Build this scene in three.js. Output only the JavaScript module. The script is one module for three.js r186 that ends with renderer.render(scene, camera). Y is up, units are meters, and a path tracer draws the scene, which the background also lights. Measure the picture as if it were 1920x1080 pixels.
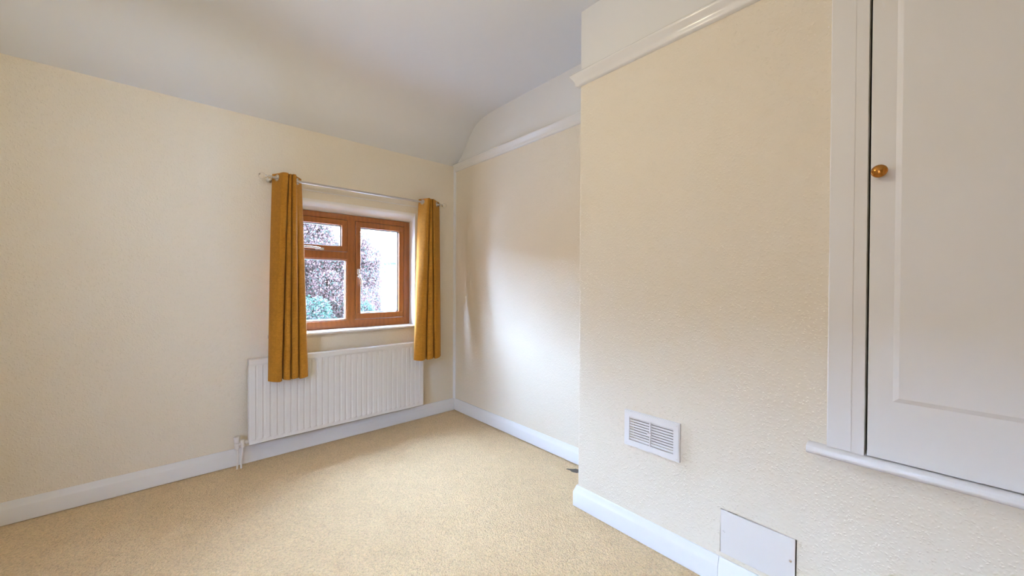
import * as THREE from 'three';
import { RoundedBoxGeometry } from 'three/addons/geometries/RoundedBoxGeometry.js';
import { mergeGeometries, toCreasedNormals } from 'three/addons/utils/BufferGeometryUtils.js';

// ---------------------------------------------------------------- camera, sky, exposure
// Room frame: x runs along the window wall (0 at the far right corner), z comes into the room from it, y is up.
const scene = new THREE.Scene();
const camera = new THREE.PerspectiveCamera(74.62, 1920 / 1080, 0.05, 200);
{
  const yaw = 0.8385, pitch = -0.0092, roll = 0.0048;
  const f = new THREE.Vector3(Math.cos(yaw), 0, -Math.sin(yaw)), r = new THREE.Vector3(Math.sin(yaw), 0, Math.cos(yaw)), u = new THREE.Vector3(0, 1, 0);
  const f2 = f.clone().multiplyScalar(Math.cos(pitch)).addScaledVector(u, Math.sin(pitch));
  const u2 = u.clone().multiplyScalar(Math.cos(pitch)).addScaledVector(f, -Math.sin(pitch));
  const u3 = u2.clone().multiplyScalar(Math.cos(roll)).addScaledVector(r, -Math.sin(roll));
  camera.position.set(-2.0094, 1.2, 3.0538);
  camera.up.copy(u3);
  camera.lookAt(camera.position.clone().add(f2));
}
scene.background = new THREE.Color().setRGB(0.55, 0.75, 1.14);   // even overcast
scene.backgroundIntensity = 78;
const LAMP_COLOR = new THREE.Color().setRGB(1.0, 0.89, 0.64), LAMP_CANDELA = 1.55;

const renderer = new THREE.WebGLRenderer({ antialias: true });
renderer.toneMapping = THREE.LinearToneMapping;
renderer.toneMappingExposure = 0.97;
renderer.shadowMap.enabled = true;

// ---------------------------------------------------------------- helpers
let seed = 7;
const rnd = () => { seed = (seed + 0x6d2b79f5) | 0; let t = Math.imul(seed ^ (seed >>> 15), 1 | seed); t = (t + Math.imul(t ^ (t >>> 7), 61 | t)) ^ t; return ((t ^ (t >>> 14)) >>> 0) / 4294967296; };
const rr = (a, b) => a + (b - a) * rnd();
const lin = (r, g, b) => new THREE.Color().setRGB(r, g, b);
const used = {};
function named(o, name, parent) {
  if (parent === scene) { used[name] = (used[name] ?? -1) + 1; if (used[name]) name += '_' + String(used[name]).padStart(3, '0'); }
  o.name = name; parent.add(o);
  return o;
}
function mesh(name, geo, mat, parent = scene) {
  const m = new THREE.Mesh(geo, mat);
  m.castShadow = m.receiveShadow = true;
  return named(m, name, parent);
}
function thing(name, label, category, at = [0, 0, 0], group) {
  const g = named(new THREE.Group(), name, scene);
  g.position.set(...at); g.userData = { label, category };
  if (group) g.userData.group = group;
  return g;
}
function structure(o, label, category) { o.userData.kind = 'structure'; if (label) o.userData.label = label; if (category) o.userData.category = category; return o; }
const flat = (g) => { const n = g.index ? g.toNonIndexed() : g; n.computeVertexNormals(); return n; };
// metres as uv, by the way each face points
function uvMetres(g) {
  const n = g.index ? g.toNonIndexed() : g, p = n.attributes.position, uv = new Float32Array(p.count * 2);
  const a = new THREE.Vector3(), b = new THREE.Vector3(), c = new THREE.Vector3();
  for (let i = 0; i < p.count; i += 3) {
    a.fromBufferAttribute(p, i); b.fromBufferAttribute(p, i + 1); c.fromBufferAttribute(p, i + 2);
    const nn = b.clone().sub(a).cross(c.clone().sub(a)), x = Math.abs(nn.x), y = Math.abs(nn.y), z = Math.abs(nn.z);
    [a, b, c].forEach((v, k) => {
      const w = x >= y && x >= z ? [v.z, v.y] : y >= z ? [v.x, v.z] : [v.x, v.y];
      uv.set(w, (i + k) * 2);
    });
  }
  n.setAttribute('uv', new THREE.BufferAttribute(uv, 2));
  return n;
}
const box = (x0, x1, y0, y1, z0, z1) => uvMetres(flat(new THREE.BoxGeometry(x1 - x0, y1 - y0, z1 - z0).translate((x0 + x1) / 2, (y0 + y1) / 2, (z0 + z1) / 2)));
const rbox = (x0, x1, y0, y1, z0, z1, r = 0.003, s = 2) => uvMetres(new RoundedBoxGeometry(x1 - x0, y1 - y0, z1 - z0, s, r).translate((x0 + x1) / 2, (y0 + y1) / 2, (z0 + z1) / 2));
const merge = (list) => mergeGeometries(list.map((g) => { const n = g.index ? g.toNonIndexed() : g.clone(); for (const k of Object.keys(n.attributes)) if (!['position', 'normal', 'uv'].includes(k)) n.deleteAttribute(k); return n; }));
// a profile of [depth, height] swept in plan through stations, each a function depth -> [x, z]
function sweep(profile, stations, crease = 0.5) {
  const pos = [], P = stations.map((s) => profile.map(([d, y]) => { const [x, z] = s(d); return [x, y, z]; }));
  const n = profile.length;
  for (let s = 0; s + 1 < P.length; s++) for (let i = 0; i < n; i++) {
    const j = (i + 1) % n, a = P[s][i], b = P[s][j], c = P[s + 1][j], d = P[s + 1][i];
    pos.push(...a, ...b, ...c, ...a, ...c, ...d);
  }
  const caps = THREE.ShapeUtils.triangulateShape(profile.map(([d, y]) => new THREE.Vector2(d, y)), []);
  for (const t of caps) { pos.push(...P[0][t[0]], ...P[0][t[2]], ...P[0][t[1]]); const L = P[P.length - 1]; pos.push(...L[t[0]], ...L[t[1]], ...L[t[2]]); }
  const g = new THREE.BufferGeometry();
  g.setAttribute('position', new THREE.Float32BufferAttribute(pos, 3));
  // make the faces point outwards: test the signed volume
  const v = new THREE.Vector3(), w = new THREE.Vector3(), q = new THREE.Vector3(); let vol = 0; const pa = g.attributes.position;
  for (let i = 0; i < pa.count; i += 3) { v.fromBufferAttribute(pa, i); w.fromBufferAttribute(pa, i + 1); q.fromBufferAttribute(pa, i + 2); vol += v.dot(w.cross(q)); }
  if (vol < 0) for (let i = 0; i < pa.count; i += 3) { v.fromBufferAttribute(pa, i + 1); w.fromBufferAttribute(pa, i + 2); pa.setXYZ(i + 1, w.x, w.y, w.z); pa.setXYZ(i + 2, v.x, v.y, v.z); }
  g.computeVertexNormals();
  return toCreasedNormals(uvMetres(g), crease);
}
// a flat outline (with holes) given on the z-y plane, thick along x
function slabX(outline, holes, x0, x1) {
  const s = new THREE.Shape(outline.map(([z, y]) => new THREE.Vector2(z, y)));
  for (const h of holes) s.holes.push(new THREE.Path(h.map(([z, y]) => new THREE.Vector2(z, y))));
  const g = new THREE.ExtrudeGeometry(s, { depth: x1 - x0, bevelEnabled: false });
  g.applyMatrix4(new THREE.Matrix4().makeBasis(new THREE.Vector3(0, 0, 1), new THREE.Vector3(0, 1, 0), new THREE.Vector3(-1, 0, 0)));
  g.translate(x1, 0, 0);
  return uvMetres(flat(g));
}
function slabZ(outline, holes, z0, z1) {
  const s = new THREE.Shape(outline.map(([x, y]) => new THREE.Vector2(x, y)));
  for (const h of holes) s.holes.push(new THREE.Path(h.map(([x, y]) => new THREE.Vector2(x, y))));
  return uvMetres(flat(new THREE.ExtrudeGeometry(s, { depth: z1 - z0, bevelEnabled: false }).translate(0, 0, z0)));
}
const rect = (a0, a1, b0, b1) => [[a0, b0], [a1, b0], [a1, b1], [a0, b1]];
const tube = (pts, r, seg = 24, rad = 12) => new THREE.TubeGeometry(new THREE.CatmullRomCurve3(pts.map((p) => new THREE.Vector3(...p))), seg, r, rad);
const cyl = (r0, r1, h, x, y, z, axis = 'y', seg = 24) => { const g = new THREE.CylinderGeometry(r0, r1, h, seg); if (axis === 'x') g.rotateZ(-Math.PI / 2); if (axis === 'z') g.rotateX(Math.PI / 2); return g.translate(x, y, z); };

// tileable value noise
function noiseField(n, cells, s) {
  seed = s; const g = new Float32Array(cells * cells).map(() => rnd()), out = new Float32Array(n * n), sm = (t) => t * t * (3 - 2 * t);
  for (let y = 0; y < n; y++) for (let x = 0; x < n; x++) {
    const fx = x / n * cells, fy = y / n * cells, ix = Math.floor(fx), iy = Math.floor(fy), tx = sm(fx - ix), ty = sm(fy - iy), a = ix % cells, b = (ix + 1) % cells, c = iy % cells, d = (iy + 1) % cells;
    out[y * n + x] = (g[c * cells + a] * (1 - tx) + g[c * cells + b] * tx) * (1 - ty) + (g[d * cells + a] * (1 - tx) + g[d * cells + b] * tx) * ty;
  }
  return out;
}
function texture(n, fn, { srgb = false, metres = 1 } = {}) {
  const data = new Uint8Array(n * n * 4);
  for (let i = 0; i < n * n; i++) { const c = fn(i % n, Math.floor(i / n), i), v = Array.isArray(c) ? c : [c, c, c]; for (let k = 0; k < 3; k++) data[i * 4 + k] = Math.max(0, Math.min(255, v[k] * 255)); data[i * 4 + 3] = 255; }
  const t = new THREE.DataTexture(data, n, n);
  t.wrapS = t.wrapT = THREE.RepeatWrapping; t.magFilter = THREE.LinearFilter; t.repeat.set(1 / metres, 1 / metres);
  if (srgb) t.colorSpace = THREE.SRGBColorSpace;
  t.needsUpdate = true;
  return t;
}

// ---------------------------------------------------------------- materials
// woodchip wallpaper: scattered flat chips under paint
const chipTex = (() => {
  const n = 1024, h = new Float32Array(n * n), lo = noiseField(n, 24, 11), fi = noiseField(n, 150, 12);
  seed = 21;
  for (let k = 0; k < 13000; k++) {
    const cx = rnd() * n, cy = rnd() * n, a = rnd() * Math.PI, L = rr(1.3, 3.8), W = rr(1.1, 2.2), amp = rr(0.25, 1) ** 1.3, R = Math.ceil(L) + 3, ca = Math.cos(a), sa = Math.sin(a);
    for (let y = -R; y <= R; y++) for (let x = -R; x <= R; x++) {
      const p = (x * ca + y * sa) / L, q = (-x * sa + y * ca) / W, d = p * p + q * q; if (d > 2.2) continue;
      const i = ((Math.floor(cy) + y + n) % n) * n + ((Math.floor(cx) + x + n) % n);
      h[i] = Math.max(h[i], amp * Math.exp(-d * 1.2));
    }
  }
  return texture(n, (x, y, i) => 0.05 + 0.10 * lo[i] + 0.22 * fi[i] + 0.6 * h[i], { metres: 1.15 });
})();
const plasterTex = (() => { const a = noiseField(512, 9, 31), b = noiseField(512, 40, 32); return texture(512, (x, y, i) => 0.75 * a[i] + 0.25 * b[i], { metres: 1.6 }); })();
const [carpetMap, carpetBump] = (() => {
  const n = 1024, f1 = noiseField(n, 210, 41), f2 = noiseField(n, 130, 42), f3 = noiseField(n, 16, 43), f4 = noiseField(n, 420, 44);
  const tuft = (i) => { const t = 0.5 * f1[i] + 0.15 * f2[i] + 0.35 * f4[i]; return t < 0.4 ? t - 0.8 * (0.4 - t) : t; };
  return [
    texture(n, (x, y, i) => { const t = 0.90 + 0.17 * (tuft(i) - 0.5) + 0.02 * (f3[i] - 0.5); return [t, t * (0.99 + 0.02 * f2[i]), t * (0.985 + 0.03 * f4[i])]; }, { srgb: true, metres: 0.95 }),
    texture(n, (x, y, i) => tuft(i), { metres: 0.95 }),
  ];
})();
const [clothMap, clothBump] = (() => {
  const n = 512, a = noiseField(n, 128, 51), b = noiseField(n, 20, 52);
  const slub = new Float32Array(n * n); seed = 53;
  for (let y = 0; y < n; y++) { const v = rnd(); for (let x = 0; x < n; x++) slub[y * n + x] += 0.5 * v; }
  for (let x = 0; x < n; x++) { const v = rnd(); for (let y = 0; y < n; y++) slub[y * n + x] += 0.5 * v; }
  return [
    texture(n, (x, y, i) => { const t = 0.80 + 0.16 * (slub[i] - 0.5) + 0.14 * (a[i] - 0.5) + 0.05 * (b[i] - 0.5); return [t, t, t]; }, { srgb: true, metres: 0.24 }),
    texture(n, (x, y, i) => 0.6 * slub[i] + 0.4 * a[i], { metres: 0.24 }),
  ];
})();
const grainMap = (() => {
  const n = 512, a = noiseField(n, 6, 61), b = noiseField(n, 90, 62), c = noiseField(n, 200, 63);
  return texture(n, (x, y, i) => { const s = Math.sin((x / n) * 2 * Math.PI * 14 + 5 * a[i]) * 0.5 + 0.5, t = 0.86 - 0.10 * s * a[i] - 0.05 * b[i] + 0.03 * c[i]; return [t, t * 0.985, t * 0.97]; }, { srgb: true, metres: 0.5 });
})();

const std = (o) => new THREE.MeshPhysicalMaterial({ roughness: 0.6, metalness: 0, ...o });
const M = {
  cream: std({ name: 'cream_woodchip_paint', color: lin(0.86, 0.785, 0.65), roughness: 0.88, bumpMap: chipTex, bumpScale: 0.0026 }),
  ceiling: std({ name: 'white_ceiling_paint', color: lin(0.855, 0.88, 0.91), roughness: 0.85, bumpMap: plasterTex, bumpScale: 0.004 }),
  frieze: std({ name: 'white_wall_paint', color: lin(0.86, 0.865, 0.86), roughness: 0.8, bumpMap: plasterTex, bumpScale: 0.003 }),
  gloss: std({ name: 'white_gloss_paint', color: lin(0.87, 0.87, 0.86), roughness: 0.2 }),
  satin: std({ name: 'white_satin_paint', color: lin(0.86, 0.85, 0.83), roughness: 0.42 }),
  reveal: std({ name: 'white_reveal_paint', color: lin(0.87, 0.86, 0.83), roughness: 0.75 }),
  carpet: std({ name: 'golden_beige_carpet', color: lin(0.99, 0.735, 0.425), roughness: 1, map: carpetMap, bumpMap: carpetBump, bumpScale: 0.006, vertexColors: true, sheen: 0.35, sheenRoughness: 0.7, sheenColor: lin(0.9, 0.85, 0.75) }),
  cloth: std({ name: 'ochre_curtain_cloth', color: lin(0.66, 0.275, 0.02), roughness: 0.95, map: clothMap, bumpMap: clothBump, bumpScale: 0.0008, sheen: 0.15, sheenRoughness: 0.6, sheenColor: lin(0.9, 0.65, 0.25) }),
  oak: std({ name: 'woodgrain_frame_foil', color: lin(0.43, 0.135, 0.024), roughness: 0.32, map: grainMap }),
  gasket: std({ name: 'black_gasket', color: lin(0.02, 0.02, 0.02), roughness: 0.7 }),
  spacer: std({ name: 'pane_spacer_bar', color: lin(0.75, 0.76, 0.76), roughness: 0.4 }),
  glass: std({ name: 'window_glass', color: lin(1, 1, 1), roughness: 0.0, transmission: 1, thickness: 0, ior: 1.5 }),
  acrylic: std({ name: 'clear_acrylic', color: lin(1, 1, 1), roughness: 0.03, transmission: 1, thickness: 0.03, ior: 1.45 }),
  chrome: std({ name: 'brushed_chrome', color: lin(0.72, 0.71, 0.70), roughness: 0.22, metalness: 1 }),
  steel: std({ name: 'satin_steel_pole', color: lin(0.60, 0.59, 0.58), roughness: 0.36, metalness: 1 }),
  brass: std({ name: 'polished_brass', color: lin(0.40, 0.165, 0.035), roughness: 0.12, metalness: 1 }),
  radiator: std({ name: 'radiator_enamel', color: lin(0.86, 0.85, 0.83), roughness: 0.32 }),
  plastic: std({ name: 'white_plastic', color: lin(0.86, 0.84, 0.81), roughness: 0.45 }),
  panel: std({ name: 'painted_cover_plate', color: lin(0.84, 0.80, 0.75), roughness: 0.5 }),
  dark: std({ name: 'dark_dirt', color: lin(0.13, 0.11, 0.085), roughness: 1 }),
  inner: std({ name: 'dark_brown_inner', color: lin(0.12, 0.09, 0.07), roughness: 1 }),  // dark brown colour for the subfloor, vent backing and hatch batten
  brickEdge: std({ name: 'tan_brick', color: lin(0.045, 0.03, 0.017), roughness: 0.9 }),
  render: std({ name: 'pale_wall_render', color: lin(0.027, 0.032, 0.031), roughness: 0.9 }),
  bark: std({ name: 'grey_bark', color: lin(0.05, 0.04, 0.035), roughness: 1 }),
  leaf: std({ name: 'tree_leaf', color: lin(1, 1, 1), roughness: 1, specularIntensity: 0.1, transmission: 0.4, thickness: 0 }),
  paving: std({ name: 'pale_bounce_paving', color: lin(0.52, 0.57, 0.62), roughness: 0.95 }),  // unseen ground, made pale and bluish to bounce light onto the ceiling
  brick: std({ name: 'brown_brick', color: lin(0.22, 0.13, 0.09), roughness: 0.95 }),
  tile: std({ name: 'roof_tile', color: lin(0.12, 0.08, 0.07), roughness: 0.9 }),
  bulb: std({ name: 'lit_opal_globe', color: lin(0.8, 0.78, 0.72), roughness: 0.3, emissive: LAMP_COLOR, emissiveIntensity: 2 }),
};

// ---------------------------------------------------------------- room shell
const XL = -3.6, ZF = 4.2, CEIL = 2.66, WTOP = 2.318, RAIL = 2.29;
const CX = -0.375, CZ = 1.777;                       // face and left corner of the chimney breast
const WIN = { x0: -1.42, x1: -0.413, y0: 0.848, y1: 1.756, z: -0.105 };   // front of the window frame

{ // floor with fitted carpet
  const g = new THREE.PlaneGeometry(-XL, ZF, 90, 105).rotateX(-Math.PI / 2).translate(XL / 2, 0, ZF / 2);
  const p = g.attributes.position, uv = g.attributes.uv, col = [], wear = noiseField(128, 9, 71), pile = noiseField(128, 26, 72);
  for (let i = 0; i < p.count; i++) {
    const x = p.getX(i), z = p.getZ(i); uv.setXY(i, x, z);
    const k = (Math.floor((z / 4.2) * 127)) * 128 + Math.floor((-x / 3.6) * 127);
    const t = 0.97 + 0.05 * (wear[k] - 0.5) + 0.03 * (pile[k] - 0.5);
    col.push(t, t, t);
  }
  g.setAttribute('color', new THREE.Float32BufferAttribute(col, 3));
  const floor = structure(mesh('floor', g, M.carpet), 'golden beige cut-pile carpet covering the whole floor', 'carpet');
  mesh('subfloor', box(XL - 0.15, 0.15, -0.2, -0.012, -0.28, ZF + 0.15), M.inner, floor);
}
{ // ceiling with the sloping strip above the window wall
  const c = new THREE.CatmullRomCurve3([[0, 2.318], [0.05, 2.352], [0.11, 2.397], [0.165, 2.455], [0.22, 2.525], [0.285, 2.588], [0.365, 2.632], [0.47, 2.653], [0.60, 2.66]].map(([z, y]) => new THREE.Vector3(z, y, 0)));
  const prof = c.getPoints(40).map((p) => [p.x, p.y]);
  prof.push([ZF, CEIL], [ZF, CEIL + 0.2], [-0.28, CEIL + 0.2], [-0.28, 2.318]);
  structure(mesh('ceiling', sweep(prof, [(d) => [XL - 0.15, d], (d) => [0.15, d]], 0.4), M.ceiling), 'white ceiling that slopes down to the window wall', 'ceiling');
}
{ // window wall with its opening and white reveal
  const o = [WIN.x0, WIN.x1, 0.838, 1.822];
  const w = structure(mesh('wall_back', slabZ(rect(XL - 0.15, 0.15, -0.15, WTOP), [rect(...o)], -0.28, 0), M.cream), 'cream textured wall around the window', 'wall');
  // plaster soffit that curves down to the frame
  const c = new THREE.CatmullRomCurve3([[0, 1.822], [-0.012, 1.802], [-0.035, 1.785], [-0.07, 1.771], [-0.107, 1.758]].map(([z, y]) => new THREE.Vector3(z, y, 0)));
  const prof = [...c.getPoints(16).map((p) => [p.x, p.y]), [-0.28, 1.758], [-0.28, 1.8225], [0, 1.8225]];
  mesh('soffit', sweep(prof, [(d) => [WIN.x0, d], (d) => [WIN.x1, d]], 0.6), M.reveal, w);
  for (const s of [0, 1]) {
    const x = s ? WIN.x1 : WIN.x0, e = s ? -1 : 1;
    mesh('jamb', sweep([[0.0005, 0.84], [0.0005, 1.82], [-0.004, 1.82], [-0.004, 0.84]], [(d) => [x + e * (d + 0.004) - e * 0.001, -0.27], (d) => [x + e * (d + 0.004) - e * 0.001, -0.002]]), M.reveal, w);
  }
}
const SIDE = { z0: 2.48, z1: 3.22, y0: 0.95, y1: 1.9 };             // an added second window, beside the viewpoint, for fill daylight
{ // alcove wall, the wall on the left and the wall behind
  const r = structure(mesh('wall_right', box(0, 0.15, -0.15, RAIL, -0.28, ZF + 0.15), M.cream), 'cream alcove wall to the right of the window', 'wall');
  mesh('frieze', box(0, 0.15, RAIL, CEIL + 0.1, -0.28, ZF + 0.15), M.frieze, r);
  structure(mesh('wall_left', slabX(rect(-0.28, ZF + 0.15, -0.15, CEIL + 0.1), [rect(SIDE.z0, SIDE.z1, SIDE.y0, SIDE.y1)], XL - 0.15, XL), M.cream), 'cream wall on the left of the room', 'wall');
  structure(mesh('wall_front', box(XL - 0.15, 0.15, -0.15, CEIL + 0.1, ZF, ZF + 0.15), M.cream), 'cream wall behind the viewpoint', 'wall');
}
const CUP = { z0: 2.9165, z1: 3.43, y0: 0.668, y1: 2.205 };          // opening of the cupboard
const HATCH = { z0: 2.4965, z1: 2.7395, y0: 0.1335, y1: 0.3035 };    // plate; its opening is a little larger
const VENT = { z0: 2.066, z1: 2.333, y0: 0.434, y1: 0.602 };
{ // chimney breast with openings for cupboard, vent and hatch; its free corner is rounded
  const r = 0.009;
  const holes = [rect(CUP.z0, CUP.z1, CUP.y0, CUP.y1), rect(VENT.z0 + 0.026, VENT.z1 - 0.026, VENT.y0 + 0.028, VENT.y1 - 0.028),
    [[HATCH.z0 - 0.0035, HATCH.y0 - 0.002], [HATCH.z1 + 0.0035, HATCH.y0 - 0.002], [HATCH.z1 + 0.0045, HATCH.y1 + 0.001], [HATCH.z0 + 0.09, HATCH.y1 + 0.004], [HATCH.z0 - 0.002, HATCH.y1 + 0.004]]];
  const part = (y0, y1, hs) => {
    const arc = []; for (let i = 0; i <= 8; i++) { const a = i / 8 * Math.PI / 2; arc.push([CX + r - r * Math.cos(a), CZ + r - r * Math.sin(a)]); }
    const pos = [];
    const quad = (a, b) => pos.push(a[0], y0, a[1], b[0], y1, b[1], b[0], y0, b[1], a[0], y0, a[1], a[0], y1, a[1], b[0], y1, b[1]);
    for (let i = 0; i < 8; i++) quad(arc[i], arc[i + 1]);
    quad([CX + r, CZ], [0, CZ]);
    const g = new THREE.BufferGeometry(); g.setAttribute('position', new THREE.Float32BufferAttribute(pos, 3)); g.computeVertexNormals();
    return merge([slabX(rect(CZ + r, ZF, y0, y1), hs, CX, 0), toCreasedNormals(uvMetres(g), 0.6)]);
  };
  const w = structure(mesh('wall_chimney', part(-0.1, RAIL, holes), M.cream), 'cream woodchip chimney breast standing forward of the alcove', 'wall');
  mesh('frieze', part(RAIL, CEIL + 0.05, []), M.frieze, w);
}
// skirting boards, picture rails and the corner bead
const skirt = (y) => [[0, y], [0.018, y], [0.018, 0.079], [0.0168, 0.082], [0.0075, 0.106], [0.0068, 0.110], [0.005, 0.113], [0, 0.113]];
structure(mesh('baseboard_back', sweep(skirt(0.004), [(d) => [XL, d], (d) => [-d, d]]), M.gloss), 'white skirting board under the radiator', 'skirting');
structure(mesh('baseboard_right', sweep(skirt(0.009), [(d) => [-d, d], (d) => [-d, CZ - d]]), M.gloss), 'white skirting board along the alcove wall', 'skirting');
structure(mesh('baseboard_chimney', sweep(skirt(0.003), [(d) => [0, CZ - d], (d) => [CX - d, CZ - d], (d) => [CX - d, 2.4915]]), M.gloss), 'white skirting board round the chimney breast corner', 'skirting');
structure(mesh('baseboard_chimney_001', sweep(skirt(0.003), [(d) => [CX - d, 2.4926], (d) => [CX - d, ZF]]), M.gloss), 'white skirting board below the cover plate', 'skirting');
structure(mesh('baseboard_left', sweep(skirt(0.003), [(d) => [XL + d, d], (d) => [XL + d, ZF]]), M.gloss), 'white skirting board along the left wall', 'skirting');
const railProfile = [[0, 2.264], [0.010, 2.264], [0.017, 2.267], [0.020, 2.274], [0.0205, 2.282], [0.023, 2.291], [0.029, 2.300], [0.037, 2.309], [0.041, 2.316], [0.041, 2.322], [0.036, 2.327], [0, 2.327]];
structure(mesh('trim_1', sweep(railProfile, [(d) => [-d, 0.02], (d) => [-d, CZ]], 0.9), M.gloss), 'white picture rail on the alcove wall', 'picture rail');
structure(mesh('trim_2', sweep(railProfile, [(d) => [0, CZ - d], (d) => [CX - d, CZ - d], (d) => [CX - d, ZF]], 0.9), M.gloss), 'white picture rail across the chimney breast', 'picture rail');
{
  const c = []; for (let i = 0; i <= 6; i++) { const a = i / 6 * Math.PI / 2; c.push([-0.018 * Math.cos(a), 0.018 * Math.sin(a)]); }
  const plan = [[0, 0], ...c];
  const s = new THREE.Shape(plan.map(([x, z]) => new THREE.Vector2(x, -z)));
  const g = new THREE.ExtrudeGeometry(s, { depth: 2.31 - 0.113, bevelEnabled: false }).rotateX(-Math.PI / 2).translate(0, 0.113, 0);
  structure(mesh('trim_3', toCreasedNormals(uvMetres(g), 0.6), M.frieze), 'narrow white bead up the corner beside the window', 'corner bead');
}

// ---------------------------------------------------------------- window
{
  const W = structure(named(new THREE.Group(), 'window_1', scene), 'wood-effect casement window with a small top light', 'window');
  const zf = WIN.z, bar = (x0, x1, y0, y1, z0, z1, name, parent, r = 0.004) => mesh(name, rbox(x0, x1, y0, y1, z0, z1, r), M.oak, parent);
  const b = zf - 0.065;
  // outer frame, mullion, transom
  bar(WIN.x0, WIN.x1, 1.712, WIN.y1, b, zf, 'head', W); bar(WIN.x0, WIN.x1, WIN.y0 - 0.006, 0.906, b, zf, 'cill_rail', W);
  bar(WIN.x0, -1.365, 0.9, 1.718, b, zf, 'side_jamb', W); bar(-0.472, WIN.x1, 0.9, 1.718, b, zf, 'side_jamb', W);
  bar(-0.957, -0.895, 0.9, 1.718, b, zf, 'mullion', W); bar(-1.37, -0.952, 1.396, 1.455, b, zf, 'transom', W);
  mesh('packer', box(WIN.x0, WIN.x1, 0.84, 0.8445, zf - 0.05, zf + 0.004), M.oak, W);
  // an opening sash: four rails with a bead, a double-glazed unit
  const sash = (name, x0, x1, y0, y1, gx0, gx1, gy0, gy1) => {
    const s = named(new THREE.Group(), name, W), z0 = zf - 0.055, z1 = zf + 0.004;
    bar(x0, x1, gy1, y1, z0, z1, 'rail', s); bar(x0, x1, y0, gy0, z0, z1, 'rail', s);
    bar(x0, gx0, gy0 - 0.002, gy1 + 0.002, z0, z1, 'stile', s); bar(gx1, x1, gy0 - 0.002, gy1 + 0.002, z0, z1, 'stile', s);
    glaze(s, gx0, gx1, gy0, gy1);
    return s;
  };
  const glaze = (s, x0, x1, y0, y1) => {
    const ring = (i, z0, z1, m, name) => mesh(name, slabZ(rect(x0, x1, y0, y1), [rect(x0 + i, x1 - i, y0 + i, y1 - i)], z0, z1), m, s);
    ring(0.004, -0.129, -0.1235, M.gasket, 'gasket'); ring(0.007, -0.149, -0.131, M.spacer, 'spacer');
    for (const z of [-0.13, -0.15]) mesh('pane', new THREE.PlaneGeometry(x1 - x0 - 0.002, y1 - y0 - 0.002).translate((x0 + x1) / 2, (y0 + y1) / 2, z), M.glass, s);
  };
  const casement = sash('casement', -0.893, -0.474, 0.909, 1.71, -0.852, -0.517, 0.958, 1.663);
  const light = sash('top_light', -1.363, -0.959, 1.457, 1.71, -1.32, -1.001, 1.5, 1.666);
  const fixed = named(new THREE.Group(), 'fixed_light', W);
  const bead = (x0, x1, y0, y1) => bar(x0, x1, y0, y1, zf - 0.03, zf - 0.006, 'bead', fixed, 0.006);
  bead(-1.366, -0.956, 0.905, 0.914); bead(-1.366, -0.956, 1.388, 1.397); bead(-0.966, -0.956, 0.905, 1.397); bead(-1.366, -1.356, 0.905, 1.397);
  glaze(fixed, -1.358, -0.962, 0.912, 1.39);
  // cranked handle on the casement
  const z1 = zf + 0.004;
  mesh('handle', merge([rbox(-0.886, -0.866, 1.252, 1.322, z1, z1 + 0.012, 0.005), cyl(0.009, 0.011, 0.022, -0.876, 1.272, z1 + 0.016, 'z'),
    tube([[-0.877, 1.275, z1 + 0.03], [-0.872, 1.25, z1 + 0.034], [-0.862, 1.232, z1 + 0.034], [-0.861, 1.205, z1 + 0.034], [-0.861, 1.182, z1 + 0.032]], 0.0075)]), M.chrome, casement);
  // handle lying along the bottom rail of the top light
  mesh('handle', merge([rbox(-1.20, -1.135, 1.459, 1.478, z1, z1 + 0.012, 0.005), cyl(0.009, 0.011, 0.02, -1.17, 1.469, z1 + 0.016, 'z'),
    tube([[-1.168, 1.469, z1 + 0.03], [-1.20, 1.473, z1 + 0.034], [-1.24, 1.475, z1 + 0.034], [-1.285, 1.475, z1 + 0.032]], 0.0075)]), M.chrome, light);
  // sill board with rounded nose and horns
  const nose = [[-0.105, 0.821], [0.026, 0.821], [0.033, 0.825], [0.036, 0.832], [0.033, 0.839], [0.026, 0.843], [-0.105, 0.843]];
  const sillIn = rbox(WIN.x0, WIN.x1, 0.821, 0.8432, -0.108, 0.004, 0.001);
  const front = sweep(nose.map(([d, y]) => [Math.max(d, 0.0008), y]), [(d) => [-1.522, d], (d) => [-0.312, d]], 0.9);
  mesh('sill', merge([sillIn, front]), M.gloss, W);
  // outside ledge
  mesh('outer_ledge', rbox(WIN.x0, WIN.x1, 0.80, 0.845, -0.33, -0.17, 0.006), M.oak, W);
}

{ // added window beside the viewpoint, unseen: fill daylight for chimney breast, cupboard and radiator
  const W = structure(named(new THREE.Group(), 'window_2', scene), 'added wood-effect window in the left wall, out of view, for fill daylight', 'window');
  const { z0, z1, y0, y1 } = SIDE, xf = XL - 0.05, xb = XL - 0.11, m = (z0 + z1) / 2;
  mesh('frame', slabX(rect(z0, z1, y0, y1), [rect(z0 + 0.06, m - 0.03, y0 + 0.06, y1 - 0.06), rect(m + 0.03, z1 - 0.06, y0 + 0.06, y1 - 0.06)], xb, xf), M.oak, W);
  for (const [a, b] of [[z0 + 0.06, m - 0.03], [m + 0.03, z1 - 0.06]]) mesh('pane', new THREE.PlaneGeometry(b - a, y1 - y0 - 0.12).rotateY(Math.PI / 2).translate(XL - 0.08, (y0 + y1) / 2, (a + b) / 2), M.glass, W);
  mesh('sill', rbox(XL - 0.05, XL + 0.04, y0 - 0.022, y0, z0 - 0.08, z1 + 0.08, 0.006), M.gloss, W);
}

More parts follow.
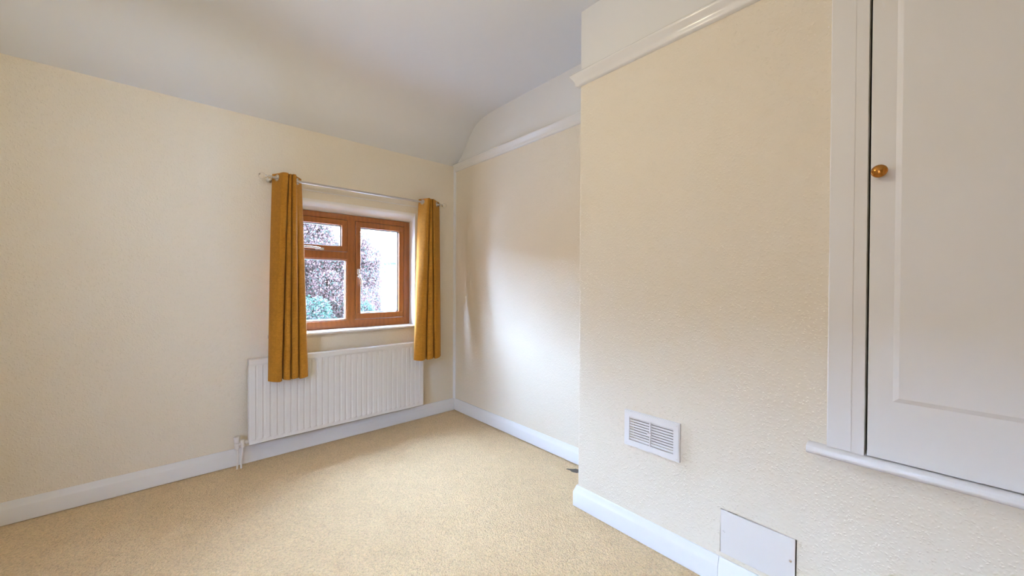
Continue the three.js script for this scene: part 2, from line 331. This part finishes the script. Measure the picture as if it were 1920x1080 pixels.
// ---------------------------------------------------------------- radiator
{
  const x0 = -1.640, x1 = -0.388, y0 = 0.147, y1 = 0.703, zb = 0.052, zfr = 0.1;
  const R = thing('radiator', 'white fluted panel radiator below the window', 'radiator', [(x0 + x1) / 2, 0, 0]);
  const ox = (x0 + x1) / 2, W = x1 - x0, n = 31, pitch = W / n;
  const xs = [x0]; for (let k = 1; k < n; k++) { const c = x0 + k * pitch; for (const o of [-0.0075, -0.005, -0.002, 0.002, 0.005, 0.0075]) xs.push(c + o); } xs.push(x1);
  const ys = [y0, y0 + 0.003, y0 + 0.022, y0 + 0.03, y0 + 0.04, 0.3, 0.45, 0.6, 0.648, 0.656, 0.664, 0.672];
  const fade = (y) => Math.min(1, Math.max(0, (y - (y0 + 0.022)) / 0.018)) * Math.min(1, Math.max(0, (0.664 - y) / 0.012));
  const grove = (x) => { const k = Math.round((x - x0) / pitch); if (k < 1 || k >= n) return 0; const d = Math.abs(x - (x0 + k * pitch)); return d < 0.0025 ? 1 : d < 0.006 ? 0.62 : 0; };
  const pos = [], P = (x, y) => [x - ox, y, (y <= y0 ? zfr - 0.006 : zfr) - 0.0085 * grove(x) * fade(y)];
  for (let j = 0; j + 1 < ys.length; j++) for (let i = 0; i + 1 < xs.length; i++) { const a = P(xs[i], ys[j]), b = P(xs[i + 1], ys[j]), c = P(xs[i + 1], ys[j + 1]), d = P(xs[i], ys[j + 1]); pos.push(...a, ...b, ...c, ...a, ...c, ...d); }
  const g = new THREE.BufferGeometry(); g.setAttribute('position', new THREE.Float32BufferAttribute(pos, 3)); g.computeVertexNormals();
  const sides = rbox(x0 - ox + 0.0005, x1 - ox - 0.0005, y0 + 0.001, 0.672, zb, zfr - 0.0065, 0.002);
  mesh('panel', merge([toCreasedNormals(uvMetres(g), 0.9), sides]), M.radiator, R);
  mesh('top_cover', rbox(x0 - 0.003 - ox, x1 + 0.003 - ox, 0.667, y1, zb - 0.006, zfr + 0.004, 0.005), M.radiator, R);
  mesh('side_cover', rbox(x0 - 0.003 - ox, x0 - ox + 0.001, y0 + 0.02, 0.69, zb - 0.004, zfr - 0.002, 0.0015), M.radiator, R);
  mesh('side_cover', rbox(x1 - ox - 0.001, x1 + 0.003 - ox, y0 + 0.02, 0.69, zb - 0.004, zfr - 0.002, 0.0015), M.radiator, R);
  for (const x of [x0 + 0.2, x1 - 0.2]) mesh('bracket', rbox(x - ox - 0.015, x - ox + 0.015, 0.2, 0.64, 0.001, zb + 0.002, 0.002), M.radiator, R);
  // twin pipe valve at the lower left
  const vz = 0.068, vx = -1.702, wx = -1.671;
  const lathe = (pts, x, y, z) => new THREE.LatheGeometry(pts.map(([r, h]) => new THREE.Vector2(r, h)), 24).translate(x - ox, y, z);
  const valve = mesh('valve_body', merge([
    lathe([[0, 0], [0.010, 0], [0.0125, 0.004], [0.0125, 0.03], [0.014, 0.032], [0.014, 0.044], [0, 0.044]], vx, 0.128, vz),
    lathe([[0, 0], [0.010, 0], [0.0125, 0.004], [0.0115, 0.046], [0.008, 0.052], [0, 0.052]], wx, 0.134, vz),
    cyl(0.009, 0.009, 0.035, (vx + wx) / 2 - ox, 0.158, vz, 'x'), cyl(0.0085, 0.0085, 0.04, wx + 0.02 - ox, 0.166, vz, 'x'),
  ]), M.plastic, R);
  mesh('valve_cap', lathe([[0, 0], [0.0125, 0], [0.0145, 0.006], [0.0175, 0.034], [0.017, 0.038], [0.013, 0.0385], [0.012, 0.036], [0, 0.036]], vx, 0.173, vz), M.plastic, valve);
  mesh('lock_nut', cyl(0.0135, 0.0135, 0.016, wx + 0.022 - ox, 0.166, vz, 'x', 6), M.plastic, valve);
  mesh('pipe', tube([[vx + 0.002 - ox, 0.13, vz], [vx + 0.005 - ox, 0.09, vz], [vx + 0.003 - ox, 0.04, vz - 0.002], [vx - ox, -0.004, vz - 0.003]], 0.0055), M.plastic, R);
  mesh('pipe', tube([[wx - ox, 0.138, vz], [wx - 0.003 - ox, 0.09, vz], [wx - 0.008 - ox, 0.04, vz], [wx - 0.009 - ox, -0.004, vz]], 0.0055), M.plastic, R);
}

// ---------------------------------------------------------------- curtain pole, wire and curtains
const ROD = { y: 1.911, z: 0.09 };
{
  const P = thing('curtain_pole', 'slim grey metal curtain pole with clear ball finials', 'curtain pole', [-0.87, ROD.y, ROD.z]);
  const x0 = -1.525 + 0.87, x1 = -0.215 + 0.87;
  mesh('pole', cyl(0.0085, 0.0085, x1 - x0, (x0 + x1) / 2, 0, 0, 'x'), M.steel, P);
  for (const s of [-1, 1]) {
    const x = s < 0 ? x0 : x1;
    mesh('collar', merge([cyl(0.0115, 0.0115, 0.012, x, 0, 0, 'x'), cyl(0.006, 0.006, 0.014, x + s * 0.012, 0, 0, 'x'), cyl(0.012, 0.009, 0.006, x + s * 0.02, 0, 0, 'x')]), M.chrome, P);
    mesh('finial', new THREE.SphereGeometry(0.021, 32, 20).translate(x + s * 0.042, 0, 0), M.acrylic, P);
    const bx = x - s * 0.012;
    mesh('bracket', merge([cyl(0.018, 0.018, 0.006, bx, -0.004, -ROD.z + 0.003, 'z'), cyl(0.005, 0.005, ROD.z - 0.012, bx, -0.009, -(ROD.z) / 2 + 0.002, 'z'), new THREE.TorusGeometry(0.0115, 0.003, 10, 24).rotateY(Math.PI / 2).translate(bx, 0, 0)]), M.chrome, P);
  }
  const N = thing('curtain_wire', 'thin white net curtain wire stretched above the window', 'wire', [-0.87, 1.877, 0]);
  mesh('wire', tube([[-0.60, 0.001, 0.02], [-0.3, 0, 0.02], [0, -0.0006, 0.02], [0.3, 0, 0.02], [0.60, 0.001, 0.02]], 0.0032, 30, 8), M.plastic, N);
  for (const x of [-0.60, 0.60]) mesh('hook', tube([[x, 0.001, 0.02], [x + Math.sign(x) * 0.012, 0.004, 0.02], [x + Math.sign(x) * 0.016, 0, 0.014], [x + Math.sign(x) * 0.014, 0, -0.004]], 0.0018, 16, 8), M.chrome, N);
}
function curtain(label, top, bottom, k, yTop, yBot) {
  const nS = 150, nY = 190, y0 = yBot, y1 = yTop, th = 0.0016;
  const shift = (pts, out) => pts.map(([x, z]) => new THREE.Vector3(x - k * (z + out - 0.09), z + out, 0));
  const ct = new THREE.CatmullRomCurve3(shift(top, 0), false, 'centripetal'), cb = new THREE.CatmullRomCurve3(shift(bottom, 0.056), false, 'centripetal');
  const at = (s, v) => { const e = v ** 0.75, ez = v ** 1.1, a = ct.getPoint(s), b = cb.getPoint(s), ax = a.x + k * (a.y - 0.09), bx = b.x + k * (b.y - 0.09), z = a.y + (b.y - a.y) * ez; return [ax + (bx - ax) * e - k * (z - 0.09), z]; };
  // where the cloth crosses the pole, near the heading
  const rodV = (y1 - ROD.y) / (y1 - y0), fine = 1500, cross = [], arc = [0];
  let last = at(0, rodV);
  for (let i = 1; i <= fine; i++) { const p = at(i / fine, rodV); arc.push(arc[i - 1] + Math.hypot(p[0] - last[0], p[1] - last[1])); if ((last[1] - ROD.z) * (p[1] - ROD.z) <= 0) cross.push({ i, x: p[0], dir: [p[0] - last[0], p[1] - last[1]] }); last = p; }
  const width = arc[fine], arcAt = (s) => arc[Math.round(s * fine)];
  const grid = [[], []], uvs = [];
  for (let j = 0; j <= nY; j++) {
    const v = j / nY, y = y1 + (y0 - y1) * v;
    for (let i = 0; i <= nS; i++) {
      const s = i / nS, p = at(s, v), q = at(Math.min(1, s + 0.004), v), o = at(Math.max(0, s - 0.004), v);
      let nx = -(q[1] - o[1]), nz = q[0] - o[0]; const l = Math.hypot(nx, nz) || 1; nx /= l; nz /= l;
      const drop = 0.004 * Math.sin(s * 21) * v ** 6;
      grid[0].push([p[0] + nx * th, y + drop, p[1] + nz * th]); grid[1].push([p[0] - nx * th, y + drop, p[1] - nz * th]);
      uvs.push([arcAt(s), y]);
    }
  }
  const keep = (i, j) => { const c = (i + 0.5) / nS, y = y1 + (y0 - y1) * (j + 0.5) / nY; return !cross.some((r) => Math.hypot(arcAt(c) - arc[r.i], y - ROD.y) < 0.0185); };
  const pos = [], uv = [], id = (i, j) => j * (nS + 1) + i;
  const tri = (s, a, b, c) => { for (const n of s ? [a, c, b] : [a, b, c]) { pos.push(...grid[s][n]); uv.push(...uvs[n]); } };
  for (let j = 0; j < nY; j++) for (let i = 0; i < nS; i++) if (keep(i, j)) for (const s of [0, 1]) { tri(s, id(i, j), id(i, j + 1), id(i + 1, j + 1)); tri(s, id(i, j), id(i + 1, j + 1), id(i + 1, j)); }
  const strip = (list) => { for (let m = 0; m + 1 < list.length; m++) { const a = list[m], b = list[m + 1]; for (const [s, n] of [[0, a], [1, a], [1, b], [0, a], [1, b], [0, b]]) { pos.push(...grid[s][n]); uv.push(...uvs[n]); } } };
  strip(Array.from({ length: nS + 1 }, (_, i) => id(i, 0))); strip(Array.from({ length: nS + 1 }, (_, i) => id(i, nY)));
  strip(Array.from({ length: nY + 1 }, (_, j) => id(0, j))); strip(Array.from({ length: nY + 1 }, (_, j) => id(nS, j)));
  const g = new THREE.BufferGeometry();
  g.setAttribute('position', new THREE.Float32BufferAttribute(pos, 3)); g.setAttribute('uv', new THREE.Float32BufferAttribute(uv, 2)); g.computeVertexNormals();
  const cx = (top[0][0] + top[top.length - 1][0]) / 2;
  const C = thing('curtain', label, 'curtain', [cx, y0, 0], 'eyelet curtains at the window');
  mesh('cloth', toCreasedNormals(g, 1.0).translate(-cx, -y0, 0), M.cloth, C);
  for (const r of cross) {
    const ring = new THREE.TorusGeometry(0.0195, 0.0042, 10, 30);                 // lies in the cloth, facing across it
    ring.rotateY(-Math.atan2(r.dir[1], r.dir[0]));
    mesh('eyelet', ring.translate(r.x - cx, ROD.y - y0, ROD.z), M.chrome, C);
  }
}
curtain('ochre eyelet curtain on the left of the window, hanging over the radiator',
  [[-1.508, 0.045], [-1.475, 0.092], [-1.442, 0.148], [-1.420, 0.148], [-1.412, 0.05], [-1.406, 0.135], [-1.398, 0.135], [-1.392, 0.05], [-1.386, 0.142], [-1.374, 0.142], [-1.366, 0.10], [-1.352, 0.075], [-1.336, 0.045], [-1.333, 0.035]],
  [[-1.534, 0.085], [-1.526, 0.125], [-1.49, 0.15], [-1.462, 0.138], [-1.454, 0.06], [-1.440, 0.138], [-1.412, 0.138], [-1.405, 0.06], [-1.392, 0.14], [-1.364, 0.138], [-1.356, 0.06], [-1.345, 0.138], [-1.305, 0.13], [-1.298, 0.085]], 0.165, 1.943, 0.558);
curtain('ochre eyelet curtain on the right of the window, nearest the corner',
  [[-0.432, 0.045], [-0.385, 0.092], [-0.330, 0.148], [-0.322, 0.148], [-0.316, 0.05], [-0.310, 0.135], [-0.303, 0.135], [-0.297, 0.05], [-0.290, 0.142], [-0.258, 0.092], [-0.228, 0.045]],
  [[-0.468, 0.08], [-0.458, 0.125], [-0.40, 0.15], [-0.362, 0.14], [-0.352, 0.06], [-0.338, 0.14], [-0.288, 0.14], [-0.276, 0.06], [-0.264, 0.14], [-0.225, 0.135], [-0.209, 0.09]], 0.6, 1.941, 0.563);

// ---------------------------------------------------------------- things on the chimney breast
{
  const { z0, z1, y0, y1 } = VENT, cz = (z0 + z1) / 2, x = CX;
  const V = thing('air_vent', 'white louvred air vent low on the chimney breast', 'vent', [x, y0, cz]);
  const gz0 = z0 + 0.027, gz1 = z1 - 0.027, gy0 = y0 + 0.029, gy1 = y1 - 0.029, mid = z0 + 0.1315, t = 0.014;
  const loc = (g) => g.translate(-x, -y0, -cz);
  // frame with bevelled rim, around the two banks of louvres
  const ring = slabX(rect(z0 + 0.004, z1 - 0.004, y0 + 0.004, y1 - 0.004), [rect(gz0, mid - 0.003, gy0, gy1), rect(mid + 0.003, gz1, gy0, gy1)], x - t, x - 0.001);
  const rim = slabX(rect(z0, z1, y0, y1), [rect(z0 + 0.0042, z1 - 0.0042, y0 + 0.0042, y1 - 0.0042)], x - t + 0.003, x - 0.0005);
  mesh('frame', loc(merge([ring, rim])), M.plastic, V);
  const pitch = (gy1 - gy0) / 9;
  for (const [a, b] of [[gz0, mid - 0.003], [mid + 0.003, gz1]]) for (let k = 0; k < 9; k++) {
    const yc = gy0 + pitch * (k + 0.5) + 0.0016, g = new RoundedBoxGeometry(0.004, 0.0088, b - a + 0.002, 1, 0.001).rotateZ(-0.22);
    mesh('slat', loc(flat(g.translate(x - t + 0.0065, yc, (a + b) / 2))), M.plastic, V);
  }
  mesh('slider', loc(rbox(x - t - 0.006, x - t + 0.002, (y0 + y1) / 2 - 0.006, (y0 + y1) / 2 + 0.006, mid - 0.011, mid + 0.009, 0.002)), M.plastic, V);
  for (const [a, b] of [[z0 + 0.012, y0 + 0.012], [z1 - 0.012, y0 + 0.012], [z0 + 0.012, y1 - 0.012], [z1 - 0.012, y1 - 0.012]]) mesh('screw', loc(cyl(0.0028, 0.0028, 0.002, x - t - 0.0004, b, a, 'x', 12)), M.panel, V);
  mesh('backing', loc(box(x + 0.03, x + 0.035, gy0, gy1, gz0, gz1)), M.inner, V);
}
{
  const { z0, z1, y0, y1 } = HATCH, cz = (z0 + z1) / 2;
  const H = thing('access_plate', 'plain painted cover plate set in the wall above the skirting', 'cover plate', [CX, y0, cz]);
  const loc = (g) => g.translate(-CX, -y0, -cz);
  const hole = new THREE.Path(); hole.absellipse(z0 + 0.013, (y0 + y1) / 2 + 0.003, 0.0055, 0.0055, 0, Math.PI * 2, false);
  const s = new THREE.Shape(rect(z0 + 0.001, z1 - 0.001, y0 + 0.001, y1 - 0.001).map(([a, b]) => new THREE.Vector2(a, b))); s.holes.push(hole);
  const g = new THREE.ExtrudeGeometry(s, { depth: 0.006, bevelEnabled: true, bevelSize: 0.0012, bevelThickness: 0.0012, bevelSegments: 2, curveSegments: 14 });
  g.applyMatrix4(new THREE.Matrix4().makeBasis(new THREE.Vector3(0, 0, 1), new THREE.Vector3(0, 1, 0), new THREE.Vector3(-1, 0, 0))).translate(CX + 0.003, 0, 0);
  mesh('plate', loc(uvMetres(flat(g))), M.panel, H);
  mesh('screw', loc(new THREE.SphereGeometry(0.0045, 16, 10).scale(0.5, 1, 1).translate(CX - 0.0045, (y0 + y1) / 2 + 0.004, z1 - 0.013)), M.chrome, H);
  mesh('screw', loc(cyl(0.005, 0.005, 0.003, CX + 0.002, (y0 + y1) / 2 + 0.003, z0 + 0.013, 'x', 16)), M.panel, H);
  mesh('batten', loc(box(CX + 0.012, CX + 0.03, y0 - 0.01, y1 + 0.01, z0 + 0.02, z0 + 0.05)), M.inner, H);
}
{
  const C = thing('wall_cupboard', 'white built-in cupboard with a brass knob in the chimney breast', 'cupboard', [CX, 0.637, 3.17]);
  const loc = (g) => g.translate(-CX, -0.637, -3.17), F = CX - 0.02;
  // architrave round the opening: flat outer band, then a step down to a thin stop
  const stile = (z0, z1, y0, y1) => rbox(F, CX + 0.002, y0, y1, z0, z1, 0.003);
  mesh('architrave', loc(merge([stile(2.824, 2.886, 0.6672, 2.262), rbox(F + 0.0015, CX + 0.03, 0.6672, 2.21, 2.8835, 2.9155, 0.001)])), M.satin, C);
  mesh('architrave', loc(merge([stile(3.461, 3.523, 0.6672, 2.262), rbox(F + 0.003, CX + 0.03, 0.6672, 2.21, 3.4315, 3.462, 0.002)])), M.satin, C);
  mesh('architrave', loc(merge([stile(2.886, 3.461, 2.20, 2.262)])), M.satin, C);
  // door with a raised field
  const D = named(new THREE.Group(), 'door', C), d0 = 2.9222, d1 = 3.427, b0 = 0.6712, b1 = 2.196;
  mesh('leaf', loc(rbox(F, F + 0.02, b0, b1, d0, d1, 0.0015)), M.satin, D);
  const a = [2.977, 3.372, 0.852, 2.10], i = 0.013, h = 0.0045, pos = [];
  const O = [[a[0], a[2]], [a[1], a[2]], [a[1], a[3]], [a[0], a[3]]].map(([z, y]) => [F - 0.0003, y, z]), I = [[a[0] + i, a[2] + i], [a[1] - i, a[2] + i], [a[1] - i, a[3] - i], [a[0] + i, a[3] - i]].map(([z, y]) => [F - h, y, z]);
  for (let k = 0; k < 4; k++) { const l = (k + 1) % 4; pos.push(...O[k], ...O[l], ...I[l], ...O[k], ...I[l], ...I[k]); }
  pos.push(...I[0], ...I[1], ...I[2], ...I[0], ...I[2], ...I[3]);
  const g = new THREE.BufferGeometry(); g.setAttribute('position', new THREE.Float32BufferAttribute(pos, 3)); g.computeVertexNormals();
  mesh('raised_field', loc(uvMetres(g)), M.satin, D);
  const knob = new THREE.LatheGeometry([[0, 0], [0.011, 0], [0.011, 0.003], [0.007, 0.005], [0.0065, 0.012], [0.013, 0.016], [0.0185, 0.021], [0.0192, 0.026], [0.0165, 0.0305], [0.009, 0.0335], [0, 0.0345]].map(([r, y]) => new THREE.Vector2(r, y)), 36).rotateZ(Math.PI / 2);
  const kn = mesh('knob', loc(knob.translate(F, 1.548, 2.943)), M.brass, D); kn.userData.label = 'brass knob';
  // sill with rounded nose
  const n = [[-0.02, 0.637], [0.036, 0.637], [0.043, 0.640], [0.047, 0.646], [0.048, 0.652], [0.047, 0.658], [0.043, 0.664], [0.036, 0.667], [-0.02, 0.667]];
  mesh('sill', loc(sweep(n.map(([d, y]) => [Math.max(d, 0.0005), y]), [(d) => [CX - d, 2.774], (d) => [CX - d, 3.575]], 0.9)), M.gloss, C);
}

// ---------------------------------------------------------------- lamp in the middle of the ceiling, above the view
{
  const L = thing('pendant_lamp', 'lit opal globe pendant hanging from the ceiling above the view', 'lamp', [-1.9, CEIL, 1.9]);
  mesh('ceiling_rose', new THREE.LatheGeometry([[0, 0], [0.045, 0], [0.042, -0.012], [0.015, -0.026], [0, -0.027]].map(([r, y]) => new THREE.Vector2(r, y)), 28), M.plastic, L);
  mesh('flex', cyl(0.003, 0.003, 0.32, 0, -0.18, 0), M.plastic, L);
  mesh('lamp_holder', cyl(0.016, 0.022, 0.05, 0, -0.355, 0), M.plastic, L);
  mesh('globe', new THREE.SphereGeometry(0.075, 32, 20).translate(0, -0.445, 0), M.bulb, L);
  const light = new THREE.PointLight(LAMP_COLOR, LAMP_CANDELA, 0, 2);
  light.position.set(0, -0.445, 0); light.castShadow = true; light.shadow.radius = 3.7; light.name = 'globe_light';
  L.add(light);
}

// ---------------------------------------------------------------- outside
structure(mesh('ground', merge([box(-24, 16, -2.9, -2.75, -26, -0.5), box(-24, -4.2, -2.9, -2.75, -0.5, 14)]), M.paving), 'unseen pale paving below the window, coloured to bounce light upward', 'ground');
function tree(label, base, clusters, leaves, size, tint) {
  const T = thing('garden_tree', label, 'tree', base);
  const [bx, by, bz] = base, limb = (a, b, r) => tube([a, [(a[0] + b[0]) / 2 + 0.08, (a[1] + b[1]) / 2, (a[2] + b[2]) / 2 - 0.05], b], r, 10, 7);
  mesh('trunk', tube([[0, 0, 0], [0.05, 0.9, 0.02], [-0.04, 1.8, 0], [0.02, 2.6, 0]], 0.11, 16, 10), M.bark, T);
  mesh('branches', merge(clusters.map(([x, y, z]) => limb([0, Math.min(2.4, Math.max(0.9, (y - by) * 0.5)), 0], [x - bx, y - by, z - bz], 0.028))), M.bark, T);
  const lg = new THREE.BufferGeometry();
  lg.setAttribute('position', new THREE.Float32BufferAttribute([0, 0, 0, 0.36, 0.5, 0.1, 0, 0.5, -0.03, 0, 0, 0, 0, 0.5, -0.03, -0.36, 0.5, 0.1, 0.36, 0.5, 0.1, 0, 1, 0.06, 0, 0.5, -0.03, 0, 0.5, -0.03, 0, 1, 0.06, -0.36, 0.5, 0.1], 3));
  lg.computeVertexNormals();
  const im = new THREE.InstancedMesh(lg, M.leaf, leaves), o = new THREE.Object3D(), vol = clusters.map((c) => c[3] ** 2 * (c[4] ?? 1)), sum = vol.reduce((a, b) => a + b, 0);
  for (let k = 0; k < leaves; k++) {
    let t = rnd() * sum, c = 0; while (c < clusters.length - 1 && (t -= vol[c]) > 0) c++;
    const [x, y, z, r] = clusters[c], q = new THREE.Vector3(rr(-1, 1), rr(-1, 1), rr(-1, 1)).normalize().multiplyScalar(r * Math.cbrt(rr(0.12, 1)) * rr(0.85, 1.1));
    o.position.set(x - bx + q.x, y - by + q.y, z - bz + q.z); o.rotation.set(rr(0, 6.28), rr(0, 6.28), rr(0, 6.28)); o.scale.setScalar(size * rr(0.6, 1.25)); o.updateMatrix();
    im.setMatrixAt(k, o.matrix); im.setColorAt(k, tint(y + q.y));
  }
  im.castShadow = im.receiveShadow = true; im.userData.kind = 'stuff';
  named(im, 'foliage', T);
}
seed = 101;
const mauve = () => { const b = rr(0.75, 1.3); return rnd() < 0.25 ? lin(0.045 * b, 0.062 * b, 0.048 * b) : lin(0.105 * b, 0.064 * b, 0.058 * b); };
const green = () => { const b = rr(0.7, 1.3); return rnd() < 0.35 ? lin(0.075 * b, 0.052 * b, 0.052 * b) : lin(0.030 * b, 0.060 * b, 0.042 * b); };
{
  const cl = [];
  for (let k = 0; k < 60; k++) { const x = rr(-1.4, 2.15), top = 2.75 - 0.28 * Math.max(0, x - 1.4) ** 2; cl.push([x, rr(-0.9, top), rr(-8.9, -7.0), rr(0.36, 0.58)]); }
  cl.push([1.9, 2.45, -7.9, 0.42, 0.7], [2.2, 1.95, -7.8, 0.42], [2.15, 1.5, -7.8, 0.45], [2.2, 1.05, -7.9, 0.45], [2.2, 0.6, -7.9, 0.45], [2.2, 0.2, -7.9, 0.45], [1.75, 0.9, -8, 0.5], [1.7, 1.6, -8, 0.5], [2.15, -0.2, -7.9, 0.45], [2.75, 2.0, -8.2, 0.3, 0.25]);
  for (let k = 0; k < 14; k++) cl.push([rr(0.1, 2.1), rr(-0.7, 0.9), rr(-8.0, -7.0), rr(0.4, 0.55)]);
  tree('purple-leaved garden tree filling the view through the window', [0.9, -2.75, -8], cl, 260000, 0.056, mauve);
}
{
  const cl = [];
  for (let k = 0; k < 18; k++) cl.push([rr(0, 1.75), rr(-0.9, 0.62), rr(-6.6, -6.0), rr(0.26, 0.4), 0.6]);
  tree('green bushy tree low in front of the purple-leaved tree', [0.9, -2.75, -6.3], cl, 50000, 0.052, green);
}
{
  const B = thing('neighbour_building', 'pale rendered building beyond the tree, seen through the right pane', 'building', [5.4, -2.75, -11]);
  const loc = (g) => g.translate(-5.4, 2.75, 11);
  mesh('wall', loc(box(3.38, 7.6, -2.75, 1.93, -12.5, -9.6)), M.render, B);
  mesh('corner_bricks', loc(box(3.28, 3.40, -2.75, 1.93, -9.75, -9.56)), M.brickEdge, B);
  mesh('flat_roof', loc(rbox(3.2, 7.7, 1.93, 2.0, -12.6, -9.5, 0.01)), M.render, B);
}
// unseen houses added to hide low sky from the alcove wall and side window
function house(label, at, turn, half, eaves, ridge) {
  const H = thing('added_house', label, 'house', at); H.rotation.y = turn;
  mesh('wall', box(-half, half, 0, eaves, -3.5, 3.5), M.brick, H);
  const s = new THREE.Shape([[-3.9, eaves - 0.05], [3.9, eaves - 0.05], [0, ridge]].map(([z, y]) => new THREE.Vector2(z, y)));
  mesh('roof', flat(new THREE.ExtrudeGeometry(s, { depth: 2 * half + 0.4, bevelEnabled: false }).rotateY(Math.PI / 2).translate(-half - 0.2, 0, 0)), M.tile, H);
  for (let x = -half + 1.8; x < half - 1; x += 2.8) for (const y of [1.0, 3.3]) { const w = mesh('window', rbox(x - 0.6, x + 0.6, y, y + 1.2, 3.45, 3.54, 0.01), M.gloss, H); mesh('pane', box(x - 0.52, x + 0.52, y + 0.08, y + 1.12, 3.5, 3.546), M.gasket, w); }
}
house('added brick house hiding the low sky, out of view beyond the window wall', [-10.5, -2.75, -15], 0, 6.2, 4.9, 7.0);
house('added brick house hiding the low sky from the side window, out of view', [-14, -2.75, 3], Math.PI / 2, 9, 5.0, 6.9);
{ // torn carpet edge by the chimney breast
  const s = new THREE.Shape([[-0.058, 1.512], [-0.074, 1.503], [-0.098, 1.474], [-0.106, 1.471], [-0.100, 1.495], [-0.106, 1.52], [-0.096, 1.55], [-0.07, 1.56], [-0.05, 1.54]].map(([x, z]) => new THREE.Vector2(x, -z)));
  const g = new THREE.ExtrudeGeometry(s, { depth: 0.002, bevelEnabled: false }).rotateX(-Math.PI / 2).translate(0, 0.0002, 0);
  mesh('carpet_tear', flat(g), M.dark, scene.getObjectByName('floor'));
}

renderer.render(scene, camera);
